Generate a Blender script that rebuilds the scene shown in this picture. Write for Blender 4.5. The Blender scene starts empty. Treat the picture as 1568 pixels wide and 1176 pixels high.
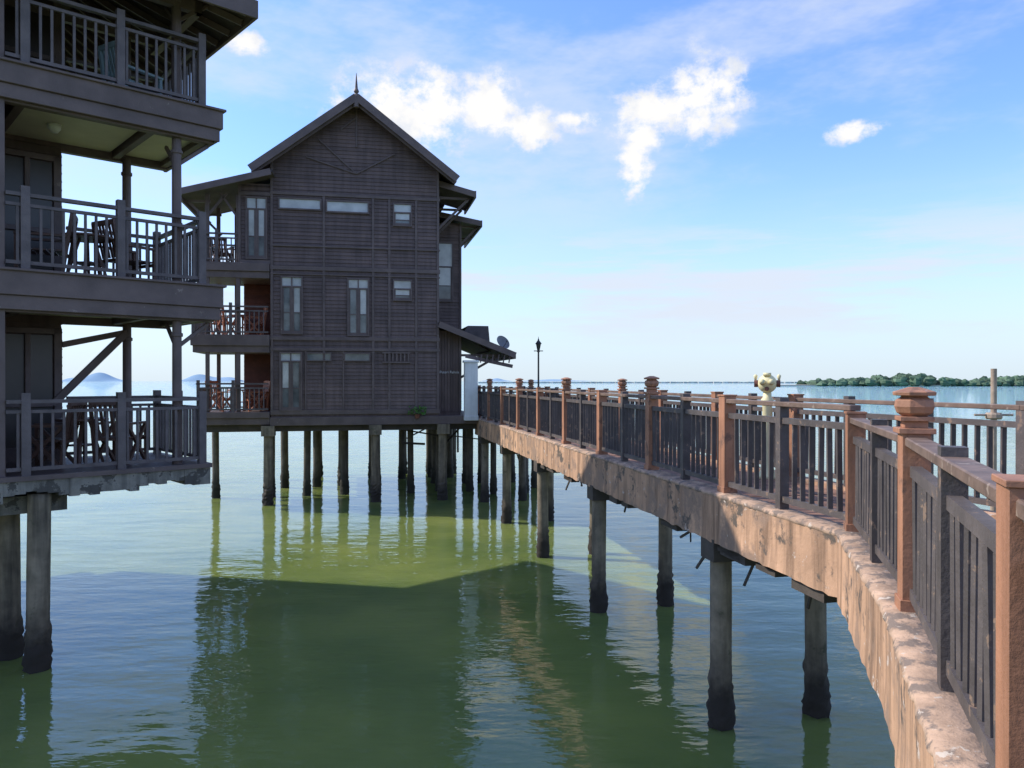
import bpy, math, random
from mathutils import Vector, Matrix
random.seed(7)
S=bpy.context.scene
S.view_settings.view_transform='Standard'
try: S.view_settings.look='None'
except Exception: pass
S.view_settings.exposure=0
rnd=random.uniform
# ------------------------------------------------------------------ mesh builder
class MB:
    def __init__(s): s.v=[];s.f=[]
    def add(s,vs,fs):
        o=len(s.v); s.v+= [tuple(v) for v in vs]; s.f+=[tuple(i+o for i in f) for f in fs]
    def box(s,c,d,rz=0,m=None):
        x,y,z=d[0]/2,d[1]/2,d[2]/2
        vs=[Vector((a*x,b*y,e*z)) for e in(-1,1) for b in(-1,1) for a in(-1,1)]
        R=m if m is not None else Matrix.Rotation(rz,3,'Z')
        vs=[R@v+Vector(c) for v in vs]
        s.add(vs,[(0,2,3,1),(4,5,7,6),(0,1,5,4),(2,6,7,3),(0,4,6,2),(1,3,7,5)])
    def bb(s,x0,x1,y0,y1,z0,z1): s.box(((x0+x1)/2,(y0+y1)/2,(z0+z1)/2),(abs(x1-x0),abs(y1-y0),abs(z1-z0)))
    def beam(s,p,q,w,h):
        p=Vector(p);q=Vector(q);d=q-p;L=d.length
        if L<1e-5:return
        x=d/L; up=Vector((0,0,1))
        if abs(x.z)>.98: up=Vector((0,1,0))
        y=up.cross(x).normalized(); z=x.cross(y)
        s.box((p+q)/2,(L,w,h),m=Matrix((x,y,z)).transposed())
    def cyl(s,p,q,r0,r1=None,n=14,cap=True):
        if r1 is None:r1=r0
        p=Vector(p);q=Vector(q);x=(q-p).normalized()
        up=Vector((0,0,1)) if abs(x.z)<.9 else Vector((1,0,0))
        a=up.cross(x).normalized();b=x.cross(a)
        vs=[]
        for c,r in((p,r0),(q,r1)):
            for i in range(n):
                t=2*math.pi*i/n; vs.append(c+a*math.cos(t)*r+b*math.sin(t)*r)
        fs=[(i,(i+1)%n,n+(i+1)%n,n+i) for i in range(n)]
        if cap: fs+=[tuple(range(n-1,-1,-1)),tuple(range(n,2*n))]
        s.add(vs,fs)
    def lathe(s,c,prof,n=16,sq=False):
        vs=[];fs=[]
        for r,z in prof:
            for i in range(n):
                t=2*math.pi*(i+.5)/n; vs.append((c[0]+math.cos(t)*r,c[1]+math.sin(t)*r,c[2]+z))
        for k in range(len(prof)-1):
            for i in range(n): fs.append((k*n+i,k*n+(i+1)%n,(k+1)*n+(i+1)%n,(k+1)*n+i))
        fs.append(tuple(range(n-1,-1,-1)));fs.append(tuple((len(prof)-1)*n+i for i in range(n)))
        s.add(vs,fs)
    def ball(s,c,r,n=10,m=7,jit=0):
        vs=[];fs=[]
        for j in range(m+1):
            ph=math.pi*j/m
            for i in range(n):
                t=2*math.pi*i/n;k=1+rnd(-jit,jit)
                vs.append((c[0]+r[0]*k*math.sin(ph)*math.cos(t),c[1]+r[1]*k*math.sin(ph)*math.sin(t),c[2]+r[2]*k*math.cos(ph)))
        for j in range(m):
            for i in range(n): fs.append((j*n+i,(j+1)*n+i,(j+1)*n+(i+1)%n,j*n+(i+1)%n))
        s.add(vs,fs)
    def prism(s,pts,z0,z1):
        n=len(pts); vs=[(p[0],p[1],z0) for p in pts]+[(p[0],p[1],z1) for p in pts]
        s.add(vs,[tuple(range(n-1,-1,-1)),tuple(range(n,2*n))]+[(i,(i+1)%n,n+(i+1)%n,n+i) for i in range(n)])
    def xzprism(s,pts,y0,y1):
        n=len(pts); vs=[(p[0],y0,p[1]) for p in pts]+[(p[0],y1,p[1]) for p in pts]
        s.add(vs,[tuple(range(n)),tuple(range(2*n-1,n-1,-1))]+[(i,n+i,n+(i+1)%n,(i+1)%n) for i in range(n)])
    def pile(s,x,y,top,r=.125,low=-1.2):
        n=14;prof=[];z=low;lx_=rnd(-.012,.012);ly_=rnd(-.012,.012)
        while z<top:
            prof.append(z); z+= .06 if z<.85 else .5
        prof.append(top); vs=[];fs=[]
        for z in prof:
            b=max(0,1-abs(z-.12)/.6)*.03
            for i in range(n):
                t=2*math.pi*i/n; k=r+b+(rnd(-1,1)*.024 if z<.62 else rnd(-1,1)*.002)
                vs.append((x+lx_*(top-z)+math.cos(t)*k,y+ly_*(top-z)+math.sin(t)*k,z))
        for k in range(len(prof)-1):
            for i in range(n): fs.append((k*n+i,k*n+(i+1)%n,(k+1)*n+(i+1)%n,(k+1)*n+i))
        fs.append(tuple((len(prof)-1)*n+i for i in range(n)))
        s.add(vs,fs)
    def obj(s,name,mat,parent=None,smooth=False,bevel=0):
        me=bpy.data.meshes.new(name);me.from_pydata(s.v,[],s.f);me.update()
        if smooth:
            for p in me.polygons:p.use_smooth=True
        o=bpy.data.objects.new(name,me);S.collection.objects.link(o);me.materials.append(mat)
        if parent:o.parent=parent
        if bevel:
            m=o.modifiers.new('b','BEVEL');m.width=bevel;m.segments=1;m.limit_method='ANGLE'
        return o
def empty(name,loc=(0,0,0),rz=0):
    e=bpy.data.objects.new(name,None);S.collection.objects.link(e);e.location=loc;e.rotation_euler=(0,0,rz);e.empty_display_size=.2
    return e
# ------------------------------------------------------------------ materials
def mat(name,base,var=.25,scale=2.5,rough=.65,bump=.15,bscale=40,island=0,peel=None,streak=0,zdark=None,metal=0,grain=None):
    m=bpy.data.materials.new(name);m.use_nodes=True;nt=m.node_tree;N=nt.nodes;L=nt.links
    b=N['Principled BSDF'];b.inputs['Roughness'].default_value=rough;b.inputs['Metallic'].default_value=metal
    tc=N.new('ShaderNodeTexCoord')
    def noise(sc,det=4,vec=None,r=.6):
        n=N.new('ShaderNodeTexNoise');n.inputs['Scale'].default_value=sc;n.inputs['Detail'].default_value=det;n.inputs['Roughness'].default_value=r
        L.new(vec or tc.outputs['Object'],n.inputs['Vector']);return n.outputs['Fac']
    def ramp(f,a,bb,ca,cb):
        r=N.new('ShaderNodeValToRGB');r.color_ramp.elements[0].position=a;r.color_ramp.elements[1].position=bb
        r.color_ramp.elements[0].color=(*ca,1);r.color_ramp.elements[1].color=(*cb,1);L.new(f,r.inputs[0]);return r.outputs[0]
    def mix(f,a,bb,mode='MIX'):
        x=N.new('ShaderNodeMix');x.data_type='RGBA';x.blend_type=mode
        if isinstance(f,float):x.inputs[0].default_value=f
        else:L.new(f,x.inputs[0])
        for i,v in((6,a),(7,bb)):
            if isinstance(v,tuple):x.inputs[i].default_value=(*v,1)
            else:L.new(v,x.inputs[i])
        return x.outputs[2]
    col=ramp(noise(scale),.3,.7,tuple(c*(1-var) for c in base),tuple(min(1,c*(1+var)) for c in base))
    if island:
        g=N.new('ShaderNodeNewGeometry');r=ramp(g.outputs['Random Per Island'],0,1,(1-island,)*3,(1,1,1));col=mix(1.0,col,r,'MULTIPLY')
    if streak:
        mp=N.new('ShaderNodeMapping');mp.inputs['Scale'].default_value=(5,5,.45);L.new(tc.outputs['Object'],mp.inputs[0])
        r=ramp(noise(1.4,4,mp.outputs[0]),.42,.68,(1,1,1),(1-streak,)*3);col=mix(1.0,col,r,'MULTIPLY')
    if peel:
        for (pc,ps,pt,*w) in peel:
            f=ramp(noise(ps,6,None,.68),pt,pt+(w[0] if w else .03),(0,0,0),(1,1,1));col=mix(f,col,pc)
    if zdark:
        z0,z1,dc=zdark
        sp=N.new('ShaderNodeSeparateXYZ');L.new(tc.outputs['Object'],sp.inputs[0])
        ad=N.new('ShaderNodeMath');ad.operation='MULTIPLY_ADD';L.new(noise(6),ad.inputs[0]);ad.inputs[1].default_value=.6;L.new(sp.outputs[2],ad.inputs[2])
        mr=N.new('ShaderNodeMapRange');L.new(ad.outputs[0],mr.inputs[0]);mr.inputs[1].default_value=z0+.3;mr.inputs[2].default_value=z1+.3
        mr.inputs[3].default_value=1;mr.inputs[4].default_value=0
        col=mix(mr.outputs[0],col,dc)
    L.new(col,b.inputs['Base Color'])
    if bump:
        bp=N.new('ShaderNodeBump');bp.inputs['Strength'].default_value=bump;bp.inputs['Distance'].default_value=.015
        if grain:
            mp=N.new('ShaderNodeMapping');mp.inputs['Scale'].default_value=grain;L.new(tc.outputs['Object'],mp.inputs[0]);hgt=noise(8,4,mp.outputs[0])
        else: hgt=noise(bscale,4)
        L.new(hgt,bp.inputs['Height']);L.new(bp.outputs[0],b.inputs['Normal'])
    return m
M_siding=mat('siding_paint',(.165,.112,.10),.22,1.2,.65,.3,island=.28,streak=.3,grain=(1,6,14))
M_trim=mat('dark_trim_paint',(.135,.097,.09),.25,2,.6,.25,peel=[((.24,.19,.165),7,.66)])
M_roof=mat('roof_shingle',(.08,.062,.06),.3,3,.8,.5)
M_brown=mat('red_brown_wood',(.18,.065,.04),.3,3,.55,.3,island=.2)
M_rail=mat('rail_grey_paint',(.10,.082,.078),.3,4,.55,.3,peel=[((.22,.15,.11),8,.60)],island=.25)
M_lrail=mat('house_rail_paint',(.125,.10,.10),.3,4,.55,.3,island=.15)
M_toprail=mat('weathered_handrail',(.16,.105,.08),.35,5,.6,.4,peel=[((.28,.21,.165),9,.6)],grain=(2,2,2))
M_post=mat('salmon_post_paint',(.40,.185,.105),.2,2.5,.65,.25,peel=[((.20,.105,.07),4,.54,.08),((.5,.4,.34),14,.68)],streak=.4)
M_beam=mat('salmon_peeling_concrete',(.53,.315,.195),.22,1.1,.8,.5,18,peel=[((.29,.19,.135),1.7,.51,.10),((.11,.085,.068),2.6,.565,.06),((.55,.46,.4),6,.635,.03)],streak=.65)
M_curb=mat('rough_curb',(.42,.28,.195),.4,5,.9,.7,22,peel=[((.2,.15,.12),6,.50,.06),((.5,.42,.35),11,.61)])
M_deck=mat('deck_boards',(.33,.175,.115),.3,2,.7,.3,island=.4,grain=(2,2,2))
M_conc=mat('weathered_concrete',(.26,.235,.2),.4,3,.85,.6,20,peel=[((.09,.08,.07),3,.54)],streak=.5)
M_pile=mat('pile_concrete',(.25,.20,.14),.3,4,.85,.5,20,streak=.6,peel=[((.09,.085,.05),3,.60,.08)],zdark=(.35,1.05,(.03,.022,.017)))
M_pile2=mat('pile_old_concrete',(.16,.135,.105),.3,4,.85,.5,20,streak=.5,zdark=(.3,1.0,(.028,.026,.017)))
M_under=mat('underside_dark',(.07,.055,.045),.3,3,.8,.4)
M_white=mat('white_paint',(.78,.78,.76),.1,2,.5,.1,streak=.12)
M_ceil=mat('cream_ceiling',(.55,.51,.4),.1,2,.6,.05)
M_curtain=mat('curtained_glass',(.55,.55,.53),.2,2.2,.08,.0,island=.2)
M_pane=mat('window_pane',(.19,.2,.2),.5,1.5,.06,.0,island=.4)
M_dpane=mat('dark_door_glass',(.05,.04,.038),.3,1.5,.35,.0)
M_black=mat('black_metal',(.02,.02,.022),.2,3,.4,.05)
M_yel=mat('cream_metal',(.78,.69,.40),.1,3,.55,.05)
M_orange=mat('teak_chair',(.42,.14,.065),.25,4,.5,.2)
M_dchair=mat('dark_wood_chair',(.12,.065,.048),.25,4,.5,.2)
M_dish=mat('grey_metal',(.16,.16,.17),.15,4,.45,.05)
M_leaf=mat('leaves',(.07,.18,.03),.4,8,.6,.2)
M_tree=mat('haze_tinted_foliage',(.12,.19,.11),.4,.05,.9,0,island=.45)  # distance haze is mixed into this foliage colour
M_sand=mat('beach',(.55,.5,.42),.15,.02,.9,0)
M_hill=mat('haze_tinted_hill',(.26,.38,.50),.06,.002,1,0)  # pale blue stands in for air haze, put straight into the colour
M_pole=mat('old_timber',(.36,.27,.2),.3,4,.8,.4)
# ------------------------------------------------------------------ water
def water():
    m=bpy.data.materials.new('sea_water');m.use_nodes=True;nt=m.node_tree;N=nt.nodes;L=nt.links;b=N['Principled BSDF']
    b.inputs['Roughness'].default_value=.03;b.inputs['IOR'].default_value=1.42
    g=N.new('ShaderNodeNewGeometry');sp=N.new('ShaderNodeSeparateXYZ');L.new(g.outputs['Position'],sp.inputs[0])
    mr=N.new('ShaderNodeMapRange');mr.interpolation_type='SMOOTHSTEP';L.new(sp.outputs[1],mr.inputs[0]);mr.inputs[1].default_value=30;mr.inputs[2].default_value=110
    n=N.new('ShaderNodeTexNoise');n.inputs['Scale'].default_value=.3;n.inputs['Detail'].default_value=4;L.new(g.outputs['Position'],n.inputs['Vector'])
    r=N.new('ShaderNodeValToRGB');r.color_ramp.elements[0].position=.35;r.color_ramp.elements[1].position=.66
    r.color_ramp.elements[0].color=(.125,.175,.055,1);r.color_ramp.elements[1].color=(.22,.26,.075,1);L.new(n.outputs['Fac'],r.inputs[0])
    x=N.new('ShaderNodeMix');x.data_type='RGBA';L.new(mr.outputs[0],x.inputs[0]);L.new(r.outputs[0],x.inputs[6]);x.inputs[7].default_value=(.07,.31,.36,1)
    L.new(x.outputs[2],b.inputs['Base Color'])
    b.inputs['Subsurface Weight'].default_value=1.0;b.inputs['Subsurface Radius'].default_value=(.9,1.0,.5);b.inputs['Subsurface Scale'].default_value=.6
    def nz(sc,map_s,det,rot=0):
        mp=N.new('ShaderNodeMapping');mp.inputs['Scale'].default_value=map_s;mp.inputs['Rotation'].default_value=(0,0,rot);L.new(g.outputs['Position'],mp.inputs[0])
        q=N.new('ShaderNodeTexNoise');q.inputs['Scale'].default_value=sc;q.inputs['Detail'].default_value=det;q.inputs['Roughness'].default_value=.5;L.new(mp.outputs[0],q.inputs['Vector']);return q.outputs['Fac']
    far=N.new('ShaderNodeMapRange');L.new(sp.outputs[1],far.inputs[0]);far.inputs[1].default_value=32;far.inputs[2].default_value=130;far.inputs[3].default_value=.022;far.inputs[4].default_value=.16
    b1=N.new('ShaderNodeBump');b1.inputs['Strength'].default_value=1;L.new(far.outputs[0],b1.inputs['Distance']);L.new(nz(1.0,(.7,1.6,1),2,.2),b1.inputs['Height'])
    b2=N.new('ShaderNodeBump');b2.inputs['Strength'].default_value=1;b2.inputs['Distance'].default_value=.005;L.new(nz(5,(.8,1.8,1),2,-.15),b2.inputs['Height']);L.new(b1.outputs[0],b2.inputs['Normal'])
    L.new(b2.outputs[0],b.inputs['Normal'])
    return m
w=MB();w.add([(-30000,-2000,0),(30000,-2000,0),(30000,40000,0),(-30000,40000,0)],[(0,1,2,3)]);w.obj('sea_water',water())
# ------------------------------------------------------------------ grid frame
A=math.radians(11.3);P0=Vector((-2.5,26.4,0));U=Vector((math.cos(A),math.sin(A),0));V=Vector((-math.sin(A),math.cos(A),0))
G=lambda a,b,z=0:P0+U*a+V*b+Vector((0,0,z))
DZ=2.74
# ================================================================== HOUSE
H=empty('stilt_house',P0,A)
def siding(mb,x0f,x1f,z0,z1,y,step=.125):
    z=z0
    while z<z1-.02:
        zt=min(z+step*1.02,z1);a=x0f(z+step/2);c=x1f(z+step/2)
        if c-a>.08:
            mb.add([(a,y-.03,z),(c,y-.03,z),(c,y-.006,zt),(a,y-.006,zt),(a,y+.01,z),(c,y+.01,z),(c,y+.01,zt),(a,y+.01,zt)],
              [(0,1,2,3),(5,4,7,6),(0,4,5,1),(3,2,6,7),(0,3,7,4),(1,5,6,2)])
        z+=step
def yside(mb,x,y0,y1,z0,z1,step=.125,sgn=1):
    z=z0
    while z<z1-.02:
        zt=min(z+step*1.02,z1)
        mb.add([(x+.03*sgn,y0,z),(x+.03*sgn,y1,z),(x+.006*sgn,y1,zt),(x+.006*sgn,y0,zt),(x-.01*sgn,y0,z),(x-.01*sgn,y1,z),(x-.01*sgn,y1,zt),(x-.01*sgn,y0,zt)],
              [(0,1,2,3),(5,4,7,6),(0,4,5,1),(3,2,6,7),(0,3,7,4),(1,5,6,2)])
        z+=step
body=MB();W=5.53;CX=-W/2;AP=13.35;SL=.747
side=AP-W/2*SL
body.xzprism([(-W,2.9),(0,2.9),(0,side),(CX,AP-.02),(-W,side)],.0,8)
body.bb(0,1.2,3.4,8,2.9,10.2);body.bb(0,.8,.45,3.4,2.9,5.85)
body.bb(-6.5,-W,.02,.9,7.7,10.55)
body.obj('walls',M_siding,H)
sd=MB()
def lx(z): return -W if z<side else CX-(AP-z)/SL+.02
def rx(z): return 0 if z<side else CX+(AP-z)/SL-.02
siding(sd,lx,rx,3.03,AP-.1,0)
siding(sd,lambda z:-6.5,lambda z:-W-.0,7.95,10.5,.02)
siding(sd,lambda z:.02,lambda z:1.2,5.9,10.2,3.4)
sd.obj('lap_siding',M_siding,H)
vs=MB()
x=.04
while x<.8: vs.bb(x,x+.085,.415,.45,3.03,5.85);x+=.1
vs.obj('vertical_boards',M_siding,H)
tr=MB()
for x in(-5.49,-3.83,-2.22,-1.68,-.78,-.04): tr.bb(x-.04,x+.04,-.058,-.0,3.03,side if x in(-5.49,-.04) else 10.25)
for x in(-4.42,-3.2): tr.bb(x-.025,x+.025,-.05,-.0,3.03,5.1)
for z,h in((10.27,.1),(8.55,.06),(7.82,.14),(7.62,.05),(5.5,.12),(5.14,.1),(3.06,.16)):
    tr.bb(-W-.01,.03,-.066,-.0,z-h/2,z+h/2)
tr.bb(-6.54,-6.46,-.04,.02,7.9,10.6);tr.bb(-6.5,-W,-.045,.02,10.15,10.27);tr.bb(-6.5,-W,-.045,.02,7.9,8.05)
tr.bb(1.14,1.22,3.34,3.42,3,10.2);tr.bb(.74,.82,.38,.46,3,5.8)
for p,q in(((-4.0,12.1),(-2.77,11.02)),((-2.77,11.02),(-1.5,11.75)),((-4.4,11.5),(-2.77,11.02)),((-3.3,12.45),(-2.77,12.9))):
    tr.beam((p[0],-.055,p[1]),(q[0],-.055,q[1]),.025,.04)
tr.bb(CX-.03,CX+.03,-.062,0,11.9,AP-.1)
tr.obj('trim_boards',M_trim,H,bevel=.005)
# windows
fr=MB();gl=MB();cu=MB()
def win(x0,x1,z0,z1,y=-.03,cols=1,trans=0,curt=False,t=.05):
    for a,b,c,d in((x0-t,x0,z0-t,z1+t),(x1,x1+t,z0-t,z1+t),(x0,x1,z1,z1+t),(x0,x1,z0-t,z0)): fr.bb(a,b,y-.06,y+.02,c,d)
    zt=z1-trans if trans else z1
    w=(x1-x0)/cols
    for i in range(1,cols): fr.bb(x0+w*i-.02,x0+w*i+.02,y-.045,y+.01,z0,z1)
    if trans: fr.bb(x0,x1,y-.05,y+.01,zt-.025,zt+.025)
    for i in range(cols):
        a=x0+w*i+(.02 if i else 0);b=x0+w*(i+1)-(.02 if i<cols-1 else 0)
        if trans:
            cu.bb(a,b,y-.02,y,zt+.026,z1-.002)
            st=.05
            fr.bb(a,a+st,y-.035,y,z0,zt-.03);fr.bb(b-st,b,y-.035,y,z0,zt-.03);fr.bb(a+st,b-st,y-.034,y,z0,z0+st*1.4)
            (cu if rnd(0,1)<.5 or curt else gl).bb(a+st,b-st,y-.016,y,z0+(zt-z0)*.45,zt-.03)
            gl.bb(a+st,b-st,y-.014,y,z0+st*1.4,z0+(zt-z0)*.45-.03);fr.bb(a+st,b-st,y-.03,y,z0+(zt-z0)*.45-.03,z0+(zt-z0)*.45)
        else: (cu if curt else gl).bb(a,b,y-.02,y,z0,z1)
win(-5.24,-3.95,9.78,10.08,curt=True);win(-3.72,-2.4,9.74,10.06,curt=True)
for z0,z1 in((9.36,10.06),(6.84,7.48)):
    win(-1.52,-.96,z0,z1,trans=.28,t=.04)
win(-5.16,-4.55,5.68,7.5,cols=2,trans=.3);win(-3.02,-2.4,5.64,7.48,cols=2,trans=.3)
win(-5.2,-4.58,3.16,5.0,cols=2,trans=.26)
win(-6.26,-5.68,8.12,10.06,y=-.01,cols=2,trans=.35)
win(-4.36,-3.62,4.78,5.0,t=.03);win(-3.14,-2.35,4.78,5.0,t=.03)
win(.2,.85,7.2,9.4,y=3.37,cols=1,trans=.9,curt=True)
for i in range(7): fr.bb(-1.85+i*.13,-1.8+i*.13,-.08,-.02,4.76,5.02)
fr.bb(-1.92,-.98,-.085,-.03,4.70,4.75);fr.bb(-1.92,-.98,-.085,-.03,5.02,5.07)
fr.obj('window_frames',M_trim,H);gl.obj('window_glass',M_pane,H);cu.obj('curtained_windows',M_curtain,H)
# roof
rf=MB();OV=3.33
def slab(p0,p1,y0,y1,t=.12):
    (xa,za),(xb,zb)=p0,p1
    rf.xzprism([(xa,za),(xb,zb),(xb,zb+t),(xa,za+t)],y0,y1)
slab((CX-OV,AP+.02-OV*SL),(CX,AP+.02),-.62,8.5);slab((CX,AP+.021),(CX+OV,AP+.021-OV*SL),-.62,8.5)
slab((-8.25,9.98),(-5.4,10.78),-.7,3.2,.09)
slab((-.05,10.95),(1.28,10.62),.3,3.0,.09)
slab((-.05,10.55),(1.95,10.2),3.1,8,.09)
slab((-.02,6.02),(2.6,4.98),-.25,6,.08)
rf.add([(.9,1.2,5.7),(2.0,1.2,5.15),(1.95,1.4,6.1),(1.2,1.4,6.1),(2.0,5,5.15),(1.95,5,6.1),(1.2,5,6.1)],[(0,1,2,3),(1,4,5,2),(3,2,5,6)])
rf.obj('roof',M_roof,H)
rk=MB()
rk.beam((CX-OV,-.65,AP+.0-OV*SL),(CX,-.65,AP+.03),.05,.24);rk.beam((CX,-.652,AP+.03),(CX+OV,-.652,AP-OV*SL),.05,.24)
rk.beam((CX-OV+.05,-.5,AP-.1-OV*SL),(CX,-.5,AP-.12),.06,.12);rk.beam((CX,-.5,AP-.12),(CX+OV-.05,-.5,AP-.1-OV*SL),.06,.12)
rk.beam((-8.28,-.73,9.98),(-5.45,-.73,10.78),.05,.2);rk.bb(-8.3,-8.24,-.7,3.2,9.86,10.08)
rk.beam((-.05,.27,10.93),(1.3,.27,10.6),.05,.2);rk.bb(1.27,1.33,.25,3,10.48,10.72)
rk.beam((-.05,3.07,10.52),(1.97,3.07,10.17),.05,.2);rk.bb(1.94,2.0,3.1,8,10.05,10.3)
rk.beam((-.03,-.28,6.02),(2.62,-.28,4.98),.05,.2);rk.bb(2.58,2.64,-.25,6,4.86,5.08)
rk.beam((.9,-.1,4.95),(2.55,-.1,4.6),.05,.12)
for i in range(6): rk.beam((1.4+i*.2,-.2,4.72),(1.45+i*.2,-.2,5.0),.04,.05)
def bracket(x0,x1,y,z,d):
    rk.beam((x0,y,z-d),(x1,y,z),.07,.08);rk.beam((x0,y,z),(x1,y,z),.07,.08)
bracket(.02,1.1,.6,10.5,1.1);bracket(.02,1.1,2.4,10.5,1.1);bracket(1.2,1.85,3.5,10.1,.7);bracket(1.2,1.85,6,10.1,.7)
bracket(.8,2.2,.6,5.0,.8)
bracket(-7.4,-8.1,.05,9.9,.7);bracket(-7.4,-8.1,2.1,9.9,.7);rk.beam((-7.45,.05,9.5),(-6.9,.05,10.2),.06,.07);rk.beam((-6.55,.05,9.4),(-7.1,.05,10.2),.06,.07)
rk.obj('bargeboards_and_brackets',M_trim,H)
fi=MB();fi.lathe((CX,-.6,AP+.0),[(.09,-.3),(.1,.05),(.05,.15),(.09,.22),(.05,.32),(.035,.5),(.008,.82)],10);fi.obj('roof_finial',M_trim,H)
# balcony wing
bl=MB()
for (z0,z1,xl) in((7.45,7.95,-7.85),(5.02,5.6,-8.0),(2.66,3.08,-7.85)):
    bl.bb(xl,-5.56,-.1,2.3,z0+.22,z1);bl.bb(xl+.06,-5.56,-.04,2.25,z0,z0+.22)
bl.bb(-W-.02,1.4,-.07,8,2.62,2.9)
bl.bb(.0,4.0,.2,5,2.62,2.73)
for x,y in((-7.5,.05),(-6.55,.06),(-7.5,2.1),(-6.9,2.1)):
    bl.bb(x-.06,x+.06,y-.06,y+.06,3.05,10.15)
bl.obj('balconies',M_trim,H,bevel=.01)
bw=MB()
for z0,z1 in((3.08,5.02),(5.6,7.45)):
    bw.bb(-6.6,-5.54,1.7,1.8,z0,z1)
    siding(bw,lambda z:-6.6,lambda z:-5.54,z0,z1,1.7,.15)
bw.obj('veranda_walls',M_brown,H)
hr=MB()
def railing_simple(mb,p,q,h,sp=.14,bw=.035,posts=None,pw=.09):
    p=Vector(p);q=Vector(q);L=(q-p).length;d=(q-p)/L
    mb.beam(p+Vector((0,0,h)),q+Vector((0,0,h)),.09,.05);mb.beam(p+Vector((0,0,h-.14)),q+Vector((0,0,h-.14)),.05,.045);mb.beam(p+Vector((0,0,.09)),q+Vector((0,0,.09)),.05,.05)
    n=int(L/sp)
    for i in range(1,n):
        c=p+d*(L*i/n); mb.beam(c+Vector((0,0,.115)),c+Vector((0,0,h-.163)),bw,bw*.8)
    for t in(posts or []):
        c=p+d*t; mb.box(c+Vector((0,0,(h+.12)/2)),(pw,pw,h+.12),rz=math.atan2(d.y,d.x))
for z,x0,x1,xl in((7.95,-7.8,-6.6,-7.8),(5.6,-7.95,-5.6,-7.95),(3.08,-7.8,-5.6,-7.8)):
    railing_simple(hr,(x0,-.05,z),(x1,-.05,z),.92,posts=[.03,(x1-x0)/2])
    railing_simple(hr,(xl,-.04,z),(xl,2.2,z),.92,posts=[2.2])
    railing_simple(hr,(xl,2.2,z),(-6.65,2.2,z),.92)
hr.obj('balcony_railings',M_lrail,H)
# stilts
st=MB();sk=MB();sf=MB()
for x in(-5.62,-2.15,.15):
    sf.pile(x,.15,2.5,.15);sf.box((x,.15,2.45),(.42,.5,.34))
sf.obj('front_piles',M_pile,H)
for x in(-7.6,-5.62,-4.4,-3.2,-2.0,-.9,.15,1.3):
    for y in(2.2,4.4,6.4,7.8):
        if x<-6 and y>3: continue
        if rnd(0,1)<.92: st.pile(x+rnd(-.2,.2),y+rnd(-.2,.2),2.62,rnd(.11,.14))
        if y<3: sk.box((x,y,2.52),(.3,.35,.2))
for x,y in((2.1,1.2),(3.3,1.2),(2.1,4.2),(3.4,4.2),(3.9,2.5)): st.pile(x,y,2.6,.11)
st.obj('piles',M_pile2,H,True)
for y in(.3,2.2,4.4,6.4): sk.bb(-7.8 if y<3 else -W,1.4,y-.12,y+.12,2.42,2.66)
sk.beam((-1.3,1.0,2.4),(.1,1.0,2.15),.05,.05);sk.beam((-.9,3.3,1.9),(.3,3.3,2.5),.05,.05);sk.beam((.1,.5,1.7),(1.2,3,2.4),.05,.05);sk.beam((.3,.6,2.2),(2.0,.8,1.95),.04,.04)
sk.cyl((-1.2,.9,2.5),(-1.2,.9,1.9),.04);sk.cyl((-1.2,.9,1.92),(-.4,1.0,1.86),.04);sk.cyl((.7,.4,2.6),(.7,.4,1.6),.035)
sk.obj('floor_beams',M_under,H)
wp=MB();wp.bb(.86,1.3,-.3,.05,2.74,4.72);wp.bb(.82,1.34,-.34,.09,4.72,4.8);wp.bb(.84,1.32,-.32,.07,2.74,2.9);wp.obj('white_gate_pillar',M_white,H,bevel=.01)
tx=bpy.data.curves.new('house_sign_text','FONT');tx.body='Puteri Rahsia';tx.size=.13;tx.extrude=.005
to=bpy.data.objects.new('house_sign_text',tx);S.collection.objects.link(to);tx.materials.append(M_white);to.parent=H;to.location=(.06,.4,4.36);to.rotation_euler=(math.pi/2,0,0)
# satellite dish
D=empty('satellite_dish',G(2.25,.3,5.12),A)
d=MB();n=18
vsl=[];fsl=[]
R=Matrix.Rotation(math.radians(60),3,'X')
for k in range(5):
    r=.27*k/4
    for i in range(n):
        t=2*math.pi*i/n; vsl.append(Matrix.Rotation(.5,3,'Z')@(R@Vector((r*math.cos(t),r*math.sin(t),(r*r)*1.1)))+Vector((0,0,.3)))
for k in range(4):
    for i in range(n): fsl.append((k*n+i,k*n+(i+1)%n,(k+1)*n+(i+1)%n,(k+1)*n+i))
d.add(vsl,fsl);d.cyl((0,.05,-.12),(0,.05,.3),.025);d.beam((0,-.0,.1),(.12,-.32,.35),.02,.02);d.box((.12,-.32,.37),(.06,.08,.06));d.obj('dish',M_dish,D,True)
# small plant on beam
pl=empty('potted_plant',G(-.75,-.1,2.95),A)
p=MB()
for i in range(90):
    c=Vector((rnd(-.28,.28),rnd(-.18,.0),rnd(0,.28)));a=Vector((rnd(-1,1),rnd(-1,1),rnd(-.4,1))).normalized()*.1;b=Vector((rnd(-1,1),rnd(-1,1),rnd(-1,1))).normalized()*.04
    p.add([c,c+a*.5+b,c+a,c+a*.5-b],[(0,1,2,3)])
p.obj('leaves',M_leaf,pl)
pp=MB();pp.lathe((0,-.05,-.12),[(.07,0),(.1,.14)],10);pp.obj('pot',M_brown,pl)
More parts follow.
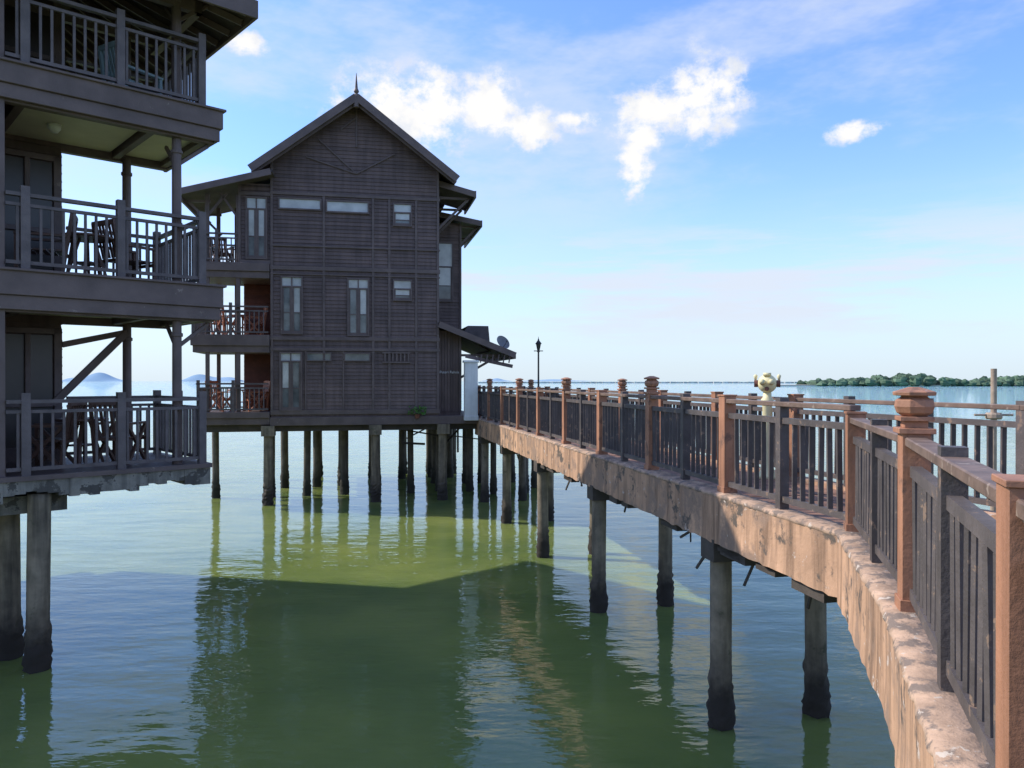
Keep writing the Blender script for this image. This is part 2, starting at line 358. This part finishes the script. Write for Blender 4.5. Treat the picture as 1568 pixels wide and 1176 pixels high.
# ================================================================== chairs and tables
def chair(name,loc,rz,m,s=1,xarm=True):
    e=empty(name,loc,rz);e.scale=(s,)*3;b=MB()
    for x in(-.26,.26):
        if xarm:
            b.beam((x,-.28,.02),(x,.3,.62),.045,.05);b.beam((x+.002,.28,.02),(x+.002,-.28,.62),.045,.05)
        b.beam((x,-.3,.0),(x,-.3,.62),.045,.05);b.beam((x,.28,0),(x,.42,1.0),.045,.05);b.beam((x,-.33,.64),(x,.36,.64),.075,.035)
    for i in range(6): b.box((0,-.24+i*.095,.42),(.54,.07,.025))
    for i in range(6): b.beam((-.2+i*.08,.285,.44),(-.2+i*.08,.405,.95),.045,.018)
    b.beam((-.28,.42,.98),(.28,.42,.98),.04,.08);b.beam((-.26,.3,.4),(.26,.3,.4),.04,.05);b.beam((-.26,-.3,.38),(.26,-.3,.38),.04,.05)
    b.obj('chair_frame',m,e);return e
def table(name,loc,rz,m,s=1):
    e=empty(name,loc,rz);b=MB();b.lathe((0,0,.68),[(.36,0),(.38,.015),(.38,.035),(.36,.045)],24)
    for a in range(4):
        t=a*math.pi/2+.4;b.beam((.3*math.cos(t),.3*math.sin(t),0),(.1*math.cos(t),.1*math.sin(t),.68),.04,.04)
    b.box((0,0,.3),(.3,.3,.03));b.obj('table_frame',m,e)
for a,b_,z,r in((-7.2,.8,3.08,1.2),(-6.1,.7,3.08,-.9),(-7.1,.8,5.6,1.0),(-6.2,.9,5.6,-1.1)): chair('wooden_chair',G(a,b_,z),r,M_orange)
table('wooden_table',G(-6.65,1.0,3.08),0,M_orange);table('wooden_table',G(-6.65,1.1,5.6),0,M_orange);chair('wooden_chair',G(-7.2,1.0,7.95),.7,M_dchair)
# ================================================================== LEFT BUILDING
B0=Vector((-4.93,12.4,0));BA=math.radians(42.3);BU=Vector((math.cos(BA),math.sin(BA),0));BV=Vector((-math.sin(BA),math.cos(BA),0))
B=empty('stilt_house',B0,BA);Q=lambda x,y,z=0:B0+BU*x+BV*y+Vector((0,0,z))
m1=MB()
m1.bb(-8,-2.78,.22,2.1,2.7,10.4);m1.bb(-8,-1.6,2.12,8,2.7,10.4)  # unseen left and rear extent added for the shadow it casts
m1.obj('walls',M_siding,B)
m2=MB();siding(m2,lambda z:-2.76,lambda z:-1.6,2.8,10.4,2.12,.14);yside(m2,-2.78,.3,2.1,2.8,10.4,.14);yside(m2,-1.6,2.15,8,2.8,10.4,.14)
m2.obj('lap_siding',M_siding,B)
m3=MB()
for z0,z1 in((5.08,5.62),(7.97,8.46)):
    m3.bb(-8,.26,-.09,-.02,z0+.2,z1);m3.bb(-8,.22,-.05,-.02,z0,z0+.2)
    m3.bb(.19,.26,-.02,2.5,z0+.2,z1);m3.bb(.15,.21,-.02,2.45,z0,z0+.2)
    m3.bb(-8,.19,-.02,2.5,z1-.12,z1-.01)
    m3.bb(-8,.3,-.13,2.5,z1-.01,z1+.03)
    for y in(.1,2.2): m3.bb(-8,.14,y-.07,y+.07,z0-.03,z0+.2)
    for x in(-2.5,-.75,.05): m3.bb(x-.06,x+.06,.0,2.3,z0,z0+.18)
for x,y in((-.39,.16),(-.58,2.1)):
    for z0,z1 in((2.77,5.1),(5.62,8.0),(8.46,10.4)): m3.cyl((x,y,z0),(x,y,z1),.075,.07);m3.cyl((x,y,z1-.3),(x,y,z1-.24),.09,.09)
m3.bb(-3.05,-2.72,.02,.3,2.77,10.3)
for z0 in(2.77,5.62,8.46):
    m3.bb(-2.6,-2.5,2.03,2.12,z0,z0+2.1);m3.bb(-1.72,-1.6,2.03,2.12,z0,z0+2.2);m3.bb(-2.6,-1.6,2.03,2.1,z0+2.1,z0+2.2)
    m3.bb(-2.14,-2.06,2.0,2.09,z0,z0+2.1);m3.bb(-2.48,-1.74,2.0,2.09,z0+.9,z0+.98);m3.bb(-2.48,-1.74,2.0,2.09,z0,z0+.25)
for z1 in(5.08,7.97,10.25):
    m3.beam((-.39,.16,z1-.45),(.1,.16,z1-.05),.05,.06);m3.beam((-.39,.2,z1-.45),(-.39,.65,z1-.05),.05,.06)
m3.beam((-.6,2.05,4.95),(-1.75,2.05,3.7),.08,.12);m3.beam((-1.6,2.05,4.7),(-.6,2.05,4.95),.07,.1)
m3.obj('frame_and_fascia',M_trim,B,bevel=.008)
mg=MB()
for z0 in(2.77,5.62,8.46): mg.bb(-2.48,-1.74,2.06,2.1,z0+.1,z0+2.08)
mg.obj('door_glass',M_dpane,B)
mc=MB();mc.bb(-2.4,-.85,.2,2.1,8.06,8.1);mc.bb(-.65,.0,.2,2.1,8.06,8.1);mc.bb(-2.4,-.85,.2,2.1,5.18,5.21);mc.obj('ceiling_panels',M_ceil,B)
ml=MB();ml.lathe((-1.9,1.1,7.94),[(.05,0),(.09,.05),(.1,.12)],14);ml.obj('ceiling_lamp_cover',M_white,B,True)
gs=MB()
n=60
for i in range(n):
    x0=-8+8.05*i/n;x1=-8+8.05*(i+1)/n;j=rnd(0,.035);jb=rnd(0,.06)+(.08 if i%13<5 else 0)
    gs.bb(x0,x1,-.06-j*.5,2.5,2.42+jb,2.71)
gs.bb(-8,-1.9,.35,8,2.2,2.45)
gs.obj('concrete_slab',M_conc,B)
g2=MB();g2.bb(-8,.07,-.1,2.5,2.712,2.78);g2.bb(-8,-1.6,2.5,8,2.70,2.77);g2.obj('balcony_floor',M_trim,B)
r1=MB()
for z in(2.78,5.65,8.49):
    railing_simple(r1,(-.04,.0,z),(-2.72,.0,z),1.03,.135,.035,[.02,1.22,2.45],.11)
    railing_simple(r1,(-.04,.02,z),(-.04,2.2,z),1.03,.135,.035,[1.1,2.2],.11)
    railing_simple(r1,(-.04,2.2,z),(-1.5,2.2,z),1.03,.135,.035)
r1.obj('balcony_railings',M_lrail,B)
pb=MB()
for x,y in((-2.3,.12),(-2.54,.98),(-4.4,.4),(-4.4,2.6),(-6.8,.4),(-6.8,2.6),(-4.4,5),(-6.8,5),(-6.8,7.6)): pb.pile(x,y,2.5,.15)
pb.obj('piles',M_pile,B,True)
ro=MB();E=10.0;x0,x1,y0,y1=-8.8,.55,-.6,9.6  # unseen rear eave pushed out to set the shadow edge on the water
def hip(z): return [(x0,y0,E+z),(x1,y0,E+z),(x1,y1,E+z),(x0,y1,E+z),(-4.1,4.3,E+3.1+z)]
ro.add(hip(0)+hip(.12),[(1,0,4),(2,1,4),(3,2,4),(0,3,4),(5,6,9),(6,7,9),(7,8,9),(8,5,9),(0,1,6,5),(1,2,7,6),(2,3,8,7),(3,0,5,8)])
ro.obj('roof',M_roof,B)
rr=MB()
rr.bb(x0,x1+.05,y0-.05,y0-.002,E-.12,E+.16);rr.bb(x1+.002,x1+.05,y0,y1,E-.12,E+.16)
for i in range(18):
    t=x0+.4+i*.52
    if t<x1: rr.beam((t,y0+.02,E-.06),(t+( -4.1-t)*.35,y0+.02+4.9*.35,E-.06+3.1*.35),.05,.1)
    y=y0+.4+i*.52
    if y<y1: rr.beam((x1-.02,y,E-.06),(x1-.02-4.65*.35,y+(4.3-y)*.35,E-.06+3.1*.35),.05,.1)
rr.bb(-8,.0,.1,.22,10.02,10.2);rr.bb(-.12,.0,.1,2.3,10.02,10.2);rr.bb(-8,0,2.05,2.15,10.1,10.3)
rr.obj('rafters_and_fascia',M_trim,B)
chair('patio_chair',Q(-1.0,.95,2.78),BA+2.4,M_dchair);chair('patio_chair',Q(-2.0,1.0,2.78),BA-2.2,M_dchair)
table('patio_table',Q(-1.5,1.2,2.78),0,M_dchair)
table('patio_table',Q(-1.5,.9,5.63),0,M_dchair);chair('patio_chair',Q(-2.1,.9,5.63),BA-1.9,M_dchair,xarm=False);chair('patio_chair',Q(-.85,1.1,5.63),BA+1.9,M_dchair,xarm=False)
chair('lounge_chair',Q(-.75,1.1,8.48),BA+1.9,mat('blue_grey_paint',(.3,.42,.5),.1),xarm=False)
# ================================================================== WALKWAY
WK=empty('wooden_walkway')
near=[G(1.48,.6),G(1.48,-20.45),Vector((2.27,4.35,0)),Vector((1.42,2.1,0)),Vector((.6,0.0,0)),Vector((.2,-2.2,0))]
far=[G(3.15,3.2),G(3.15,-16.8),Vector((4.85,7.3,0)),Vector((5.3,5.4,0)),Vector((4.3,2.2,0)),Vector((3.3,-2.2,0))]
def offs(pl,d):
    out=[]
    for i,p in enumerate(pl):
        a=(pl[i]-pl[i-1]).normalized() if i else None;b=(pl[i+1]-pl[i]).normalized() if i<len(pl)-1 else None
        if a is None:a=b
        if b is None:b=a
        t=(a+b).normalized();nrm=Vector((-t.y,t.x,0));k=1/max(.5,t.dot(a));out.append(p+nrm*d*k)
    return out
def resamp(pl,step):
    out=[]
    for p,q in zip(pl[:-1],pl[1:]):
        n=max(1,int((q-p).length/step))
        for i in range(n): out.append(p.lerp(q,i/n))
    out.append(pl[-1]);return out
def sweep(mb,pl,prof,step=.12,seed=1):
    random.seed(seed)
    n0=[max(1,int((q-p).length/step)) for p,q in zip(pl[:-1],pl[1:])]
    lines=[]
    for o,z,j in prof:
        ol=offs(pl,o);L=[]
        for (p,q),n in zip(zip(ol[:-1],ol[1:]),n0):
            for i in range(n): L.append(p.lerp(q,i/n))
        L.append(ol[-1]);lines.append([Vector((c.x+rnd(-j,j),c.y+rnd(-j,j)*.3,z+rnd(-j,j))) for c in L])
    K=len(prof);vs=[]
    for i in range(len(lines[0])):
        for k in range(K): vs.append(lines[k][i])
    fs=[]
    for i in range(len(lines[0])-1):
        for k in range(K):
            k2=(k+1)%K;fs.append((i*K+k,i*K+k2,(i+1)*K+k2,(i+1)*K+k))
    mb.add(vs,fs)
fb=MB();sweep(fb,near,[(-.15,DZ+.04,.003),(-.15,DZ-.3,.0015),(-.155,DZ-.52,.012),(.1,DZ-.54,.012),(.1,DZ-.1,0),(.1,DZ+.03,.0)],.11,3)
fb.obj('edge_beam',M_beam,WK)
cb=MB();sweep(cb,near,[(-.162,DZ+.03,.007),(-.15,DZ+.06,.008),(-.08,DZ+.07,.006),(.09,DZ+.068,.004),(.09,DZ+.0,0),(-.14,DZ+.0,0)],.05,5)
cb.obj('kerb',M_curb,WK,True)
ff=MB();sweep(ff,far,[(.12,DZ+.05,.004),(-.1,DZ+.05,.004),(-.1,DZ-.5,.006),(.12,DZ-.5,.006)],.2,4)
ff.obj('far_edge_beam',M_beam,WK)
dk=MB();poly=[(p.x,p.y) for p in offs(near,.08)]+[(p.x,p.y) for p in reversed(offs(far,-.08))]
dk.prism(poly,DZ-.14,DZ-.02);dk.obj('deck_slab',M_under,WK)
bd=MB();random.seed(11);b=-20.3
while b<.6:
    bd.box(G(2.33,b,DZ-.008+rnd(-.003,.003)),(1.5,.13,.035),rz=A);b+=.14
na=resamp([near[1],near[2],near[3],near[4],near[5]],.14)
fl=resamp([G(3.15,-20.5).lerp(Vector((5.1,6.3,0)),.6),Vector((5.2,5.4,0)),Vector((4.3,2.2,0)),Vector((3.3,-2.2,0))],.02)
for i,pnt in enumerate(na):
    q=fl[int(i/(len(na)-1)*(len(fl)-1))];dr=(q-pnt).normalized()
    z=Vector((0,0,DZ-.008+rnd(-.003,.003)));bd.beam(pnt+dr*.1+z,q-dr*.1+z,.128,.035)
b=-16.8
while b>-20.4:
    bd.box(G(3.25,b-.07,DZ-.014),(.35,.13,.03),rz=A);b-=.14
bd.obj('deck_boards',M_deck,WK)
ub=MB()
random.seed(5)
pl_=MB()
for b in(-17.9,-13.2,-8.9,-4.5,-.6):
    pl_.pile(*G(1.5,b).xy,2.2,.128);pl_.pile(*G(2.8,b+.1).xy,2.2,.128)
    ub.box(G(2.2,b,2.12),(1.75,.34,.26),rz=A)
for p_ in((3.3,4.9),(4.6,4.2),(3.3,1.0),(1.6,-.5)): pl_.pile(p_[0],p_[1],2.2,.128)
ub.box((3.9,5.0,2.12),(2.0,.3,.2),rz=-.3)
for a in(1.75,2.8): ub.beam(G(a,-20.2,2.42),G(a,3,2.42),.16,.3)
for i in range(26):
    b=rnd(-20,-2);a=rnd(1.38,1.9);ub.beam(G(a,b,2.2),G(a+rnd(-.15,.15),b+rnd(-.3,.3),2.2-rnd(.1,.42)),.022,.03)
for i in range(14):
    b=rnd(-20,-9);ub.box(G(1.45,b,2.16),(.16,rnd(.2,.6),rnd(.05,.12)),rz=A)
ub.beam((2.9,6.2,2.1),(3.9,6.6,2.05),.04,.04);ub.beam((3.1,8.6,1.95),(3.9,8.9,1.9),.03,.03)
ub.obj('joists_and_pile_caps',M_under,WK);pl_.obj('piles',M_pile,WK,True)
# railings
def finial(mb,c,rz,w=.15):
    for dz,ww,h in((0,w*1.25,.03),(.03,w*.8,.04),(.07,w*1.15,.025)):
        mb.box(c+Vector((0,0,dz+h/2)),(ww,ww,h),rz=rz)
    prof=[(w*.42,.095),(w*.62,.115),(w*.70,.15),(w*.66,.185),(w*.46,.205),(w*.46,.21),(w*.74,.212),(w*.76,.232),(w*.5,.245),(w*.2,.26)]
    vs=[]
    for r,z in prof:
        for i in range(8):
            t=rz+math.pi/8+i*math.pi/4; vs.append(c+Vector((math.cos(t)*r,math.sin(t)*r,z)))
    fs=[(k*8+i,k*8+(i+1)%8,(k+1)*8+(i+1)%8,(k+1)*8+i) for k in range(len(prof)-1) for i in range(8)]+[tuple((len(prof)-1)*8+i for i in range(8))]
    mb.add(vs,fs)
def walk_rail(name,pl,z,posts,mids,tall,h=1.08,sp=.145):
    e=empty(name);po=MB();ra=MB();ba=MB();ha=MB()
    for p,q in zip(pl[:-1],pl[1:]):
        d=(q-p).normalized()
        ha.beam(p+Vector((0,0,z+h-.025)),q+Vector((0,0,z+h-.025)),.11,.05)
        ra.beam(p+Vector((0,0,z+h-.19)),q+Vector((0,0,z+h-.19)),.06,.06)
        ra.beam(p+Vector((0,0,z+.1)),q+Vector((0,0,z+.1)),.06,.06)
        L=(q-p).length;n=int(L/sp)
        for i in range(n):
            c=p+d*(L*(i+.5)/n)
            if min([(c-k).length for k in posts+mids]+[9])<.1: continue
            lean=Vector((rnd(-.008,.008),rnd(-.008,.008),0))
            ba.beam(c+Vector((0,0,z+.131)),c+lean+Vector((0,0,z+h-.221)),.045,.03)
    def dirat(c):
        best=None
        for p,q in zip(pl[:-1],pl[1:]):
            t=max(0,min(1,(c-p).dot(q-p)/(q-p).length_squared));dd=(p.lerp(q,t)-c).length
            if best is None or dd<best[0]-1e-4: best=(dd,math.atan2((q-p).y,(q-p).x))
        return best[1]
    for i,c in enumerate(posts):
        r=dirat(c);hh=h+(.03 if tall[i]==0 else .02)
        po.box(c+Vector((0,0,z+hh/2)),(.145,.145,hh),rz=r)
        po.box(c+Vector((0,0,z+.03)),(.17,.17,.07),rz=r)
        if tall[i]: finial(po,c+Vector((0,0,z+hh)),r)
        else: po.box(c+Vector((0,0,z+hh+.01)),(.165,.165,.02),rz=r)
    for c in mids:
        r=dirat(c);ra.box(c+Vector((0,0,z+h/2-.025)),(.09,.1,h-.05),rz=r)
        ra.box(c+Vector((0,0,z+h+.02)),(.09,.1,.04),rz=r)
    po.obj('posts',M_post,e,bevel=.006);ha.obj('handrail',M_toprail,e,bevel=.006);ra.obj('rails',M_rail,e);ba.obj('balusters',M_rail,e)
random.seed(9)
bs=[-20.45+2.35*i for i in range(10)]
walk_rail('walkway_railing',[G(1.48,bs[0]),G(1.48,.7)],DZ+.07,[G(1.48,b) for b in bs[1:]],[G(1.48,b+1.17) for b in bs[:9]],[0,1,0,1,0,1,0,1,0])
n2=[near[1],near[2],near[3],near[4],near[5]]
walk_rail('walkway_railing',n2,DZ+.07,[near[1],near[2],near[3],near[4]],[near[1].lerp(near[2],.5),near[2].lerp(near[3],.5)],[0,1,0,0],sp=.125,h=.975)
bf=[-16.8+2.35*i for i in range(8)]
walk_rail('walkway_railing',[G(3.15,1.8),G(3.15,-16.8),Vector((4.85,7.3,0)),Vector((5.3,5.4,0)),Vector((4.3,2.2,0)),Vector((3.3,-2.2,0))],DZ+.05,
  [G(3.15,b) for b in bf],[G(3.15,b+1.17) for b in bf]+[Vector((4.18,9.55,0)),Vector((4.52,8.4,0)),Vector((4.85,7.3,0))],[0,0,0,1,0,1,0,1])
walk_rail('walkway_railing',[G(3.15,1.8),G(4.0,4.9),G(2.0,4.95)],DZ,[G(3.15,1.8),G(4,4.9)],[G(3.0,4.92)],[0,0])
# ================================================================== street furniture
L_=empty('street_lamp',G(3.45,-.2,DZ));l=MB()
l.lathe((0,0,0),[(.11,0),(.11,.08),(.06,.16),(.045,.3),(.035,.35),(.03,2.35),(.05,2.37),(.05,2.4),(.02,2.45)],12)
l.beam((-.16,0,2.4),(.16,0,2.4),.02,.03);l.lathe((0,0,2.42),[(.05,0),(.1,.22),(.13,.23),(.04,.34),(.012,.42),(.005,.48)],6)
l.beam((0,.0,.0),(-.35,.0,.0),.08,.05);l.obj('lamp_post',M_black,L_)
T=empty('tower_viewer',Vector((3.56,10.75,DZ)),math.radians(-20));t=MB()
t.lathe((0,0,0),[(.17,0),(.17,.05),(.1,.09),(.08,.2),(.07,.35),(.065,1.0),(.085,1.04),(.085,1.1),(.06,1.13),(.055,1.2)],16)
t.ball((0,0,1.32),(.13,.17,.13),16,10)
for x in(-.06,.06): t.cyl((x,-.1,1.34),(x,-.26,1.35),.045,.035);t.cyl((x,.1,1.33),(x,.27,1.32),.05,.062)
t.box((0,0,1.45),(.1,.26,.04))
for x in(-.155,.155): t.lathe((x,0,1.4),[(.015,-.03),(.03,.03),(.01,.05)],8)
t.obj('viewer_body',M_yel,T,True)
k=MB()
for x in(-.155,.155): k.cyl((x*.8,0,1.32),(x*1.12,0,1.32),.05,.05)
k.cyl((0,-.165,1.25),(0,-.19,1.25),.03);k.obj('viewer_knobs',M_brown,T)
Pm=empty('mooring_post',Vector((8.75,14,0)));pm=MB();pm.cyl((0,0,-1),(.0,0,4.32),.055,.05);pm.lathe((0,0,3.4),[(.12,0),(.14,.03),(.14,.09),(.12,.12)],12);pm.cyl((-.35,0,3.48),(.35,0,3.48),.02)
pm.obj('post',M_pole,Pm)
# ================================================================== distance
random.seed(3)
tm=MB()
for i in range(1400):
    f=random.random();x=235+f*700;y=600+rnd(-25,40)
    hgt=(3.0+2.2*math.sin(f*23)*math.sin(f*9+1)+1.8*math.sin(f*57+1)+rnd(-1.2,2.0))*(min(1,f*9+.3))
    r=rnd(1.2,3.2);tm.ball((x,y,max(1.2,hgt)),(r*1.5,r,r*rnd(.5,1.0)),7,5,.3)
    if hgt>3: tm.ball((x+rnd(-2,2),y,hgt*.5),(r*1.6,r,hgt*.5),6,4,.2)
tm.obj('distant_treeline',M_tree)
sn=MB()
pts=[(200,592),(330,586),(700,584),(960,590),(1000,700),(215,640)]
sn.prism(pts,-.5,.9);sn.obj('distant_beach',M_sand)
br=MB()
x=-60
while x<640: 
    br.box((x,1500+rnd(-4,4),.9),(rnd(4,12),10,rnd(1.4,2.8)));x+=6
br.obj('breakwater',mat('pale_rock',(.6,.57,.52),.2,.1,.9,0,island=.3))
def hill(xc,yc,wd,ht):
    h=MB();n=40;vs=[];fs=[]
    for i in range(n+1):
        t=i/n;xx=xc-wd/2+wd*t;z=ht*(math.sin(math.pi*t)**.8)*(.75+.25*math.sin(t*9+xc))
        vs+=[(xx,yc,-1),(xx,yc+60,max(.1,z)),(xx,yc+200,-1)]
    for i in range(n):
        a=i*3;fs+=[(a,a+3,a+4,a+1),(a+1,a+4,a+5,a+2)]
    h.add(vs,fs);return h.obj('distant_hills',M_hill)
hill(-2750,5000,420,62);hill(-1980,5000,420,55);hill(-2350,6000,160,22);hill(-160,8000,320,30);hill(-3300,5200,420,40);hill(500,9000,900,22)
# ================================================================== world + sun
W_=bpy.data.worlds.new('World');S.world=W_;W_.use_nodes=True;nt=W_.node_tree;N=nt.nodes;L=nt.links
bg=N['Background'];bg.inputs['Strength'].default_value=.13
SUN_AZ=math.radians(-78);SUN_EL=math.radians(41)
sky=N.new('ShaderNodeTexSky');sky.sky_type='NISHITA';sky.sun_disc=False;sky.sun_elevation=SUN_EL;sky.sun_rotation=SUN_AZ%(2*math.pi)
sky.air_density=1.0;sky.dust_density=.5;sky.ozone_density=2.0
tc=N.new('ShaderNodeTexCoord');sp=N.new('ShaderNodeSeparateXYZ');L.new(tc.outputs['Generated'],sp.inputs[0])
def M(op,a,b=None,c=None,clamp=False):
    n=N.new('ShaderNodeMath');n.operation=op;n.use_clamp=clamp
    for i,v in enumerate((a,b,c)):
        if v is None:continue
        if isinstance(v,(int,float)):n.inputs[i].default_value=v
        else:L.new(v,n.inputs[i])
    return n.outputs[0]
az=M('ARCTAN2',sp.outputs[0],sp.outputs[1]);el=M('ARCSINE',sp.outputs[2])
cmb=N.new('ShaderNodeCombineXYZ');L.new(az,cmb.inputs[0]);L.new(el,cmb.inputs[1])
def nz(sc,det,ms=(1,1,1),r=.6,off=(0,0,0),rot=0,out='Fac'):
    mp=N.new('ShaderNodeMapping');mp.inputs['Scale'].default_value=ms;mp.inputs['Location'].default_value=off;mp.inputs['Rotation'].default_value=(0,0,rot);L.new(cmb.outputs[0],mp.inputs[0])
    q=N.new('ShaderNodeTexNoise');q.noise_dimensions='2D';q.inputs['Scale'].default_value=sc;q.inputs['Detail'].default_value=det;q.inputs['Roughness'].default_value=r;L.new(mp.outputs[0],q.inputs['Vector']);return q.outputs[out]
def SM(v,a,b,c=0,d_=1):
    n=N.new('ShaderNodeMapRange');n.interpolation_type='SMOOTHSTEP';L.new(v,n.inputs[0])
    for i,k in enumerate((a,b,c,d_)): n.inputs[i+1].default_value=k
    return n.outputs[0]
blobs=[(-.165,.335,.062,.038),(-.10,.335,.055,.042),(-.04,.34,.052,.034),(.018,.318,.042,.022),(.24,.345,.046,.04),(.185,.33,.05,.026),(.158,.275,.02,.04),(.165,.305,.028,.02),
 (.416,.286,.026,.010),(-.33,.392,.022,.012),(.075,.325,.03,.012)]
acc=None
for a,e,rx_,ry_ in blobs:
    dx=M('DIVIDE',M('SUBTRACT',az,a),rx_*1.35);dy=M('DIVIDE',M('SUBTRACT',el,e),ry_*1.35)
    q=M('SUBTRACT',1,M('SQRT',M('ADD',M('MULTIPLY',dx,dx),M('MULTIPLY',dy,dy))))
    acc=q if acc is None else M('MAXIMUM',acc,q)
n1=nz(19,7,(1,1.3,1),.64)
den=M('ADD',M('MULTIPLY',M('SUBTRACT',n1,.5),2.9),acc)
cum=M('MULTIPLY',SM(den,-.08,.75),SM(acc,-.45,.15))
c1=M('MULTIPLY',SM(nz(2.4,6,(1.0,2.8,1),.62,(3.4,1,0),.45),.40,.72),.62)
c2=M('MULTIPLY',M('MULTIPLY',SM(nz(3.4,6,(.8,6.5,1),.62,(7,2,0)),.42,.66),SM(el,.02,.09)),SM(el,.24,.12))
veil=M('MAXIMUM',M('MULTIPLY',c1,SM(el,.1,.3)),M('MULTIPLY',c2,.9))
haze=M('MULTIPLY',M('POWER',SM(el,.34,-.03),1.45),.9)
def mixc(f,a,b,mode='MIX'):
    x=N.new('ShaderNodeMix');x.data_type='RGBA';x.blend_type=mode
    if isinstance(f,float):x.inputs[0].default_value=f
    else:L.new(f,x.inputs[0])
    for i,v in((6,a),(7,b)):
        if isinstance(v,tuple):x.inputs[i].default_value=(*v,1)
        else:L.new(v,x.inputs[i])
    return x.outputs[2]
c=mixc(1.0,sky.outputs[0],(1.4,1.68,2.25),'MULTIPLY')
c=mixc(haze,c,(5.5,6.4,7.2))
c=mixc(veil,c,(5.9,6.4,7.3))
cs=SM(M('ADD',nz(24,4,(1,1.2,1),.6,(0,-.03,0)),M('MULTIPLY',acc,.5)),.4,.9)
c=mixc(cum,c,mixc(cs,(5.9,6.3,7.1),(8.0,7.85,7.65)));L.new(c,bg.inputs['Color'])
try: W_.cycles.sampling_method='MANUAL';W_.cycles.sample_map_resolution=512
except Exception: pass
sl=bpy.data.lights.new('sun','SUN');sl.energy=5;sl.angle=math.radians(.5);sl.color=(1,.94,.84)
so=bpy.data.objects.new('sun',sl);S.collection.objects.link(so)
sd_=Vector((math.sin(SUN_AZ)*math.cos(SUN_EL),math.cos(SUN_AZ)*math.cos(SUN_EL),math.sin(SUN_EL)))
so.rotation_euler=sd_.to_track_quat('Z','Y').to_euler();so.location=sd_*60
cd=bpy.data.cameras.new('camera');co=bpy.data.objects.new('camera',cd);S.collection.objects.link(co)
co.location=(0,0,4.1);co.rotation_euler=(math.radians(90-.24),0,0);cd.sensor_width=36;cd.lens=27.1;cd.clip_end=60000;cd.clip_start=.05
S.camera=co
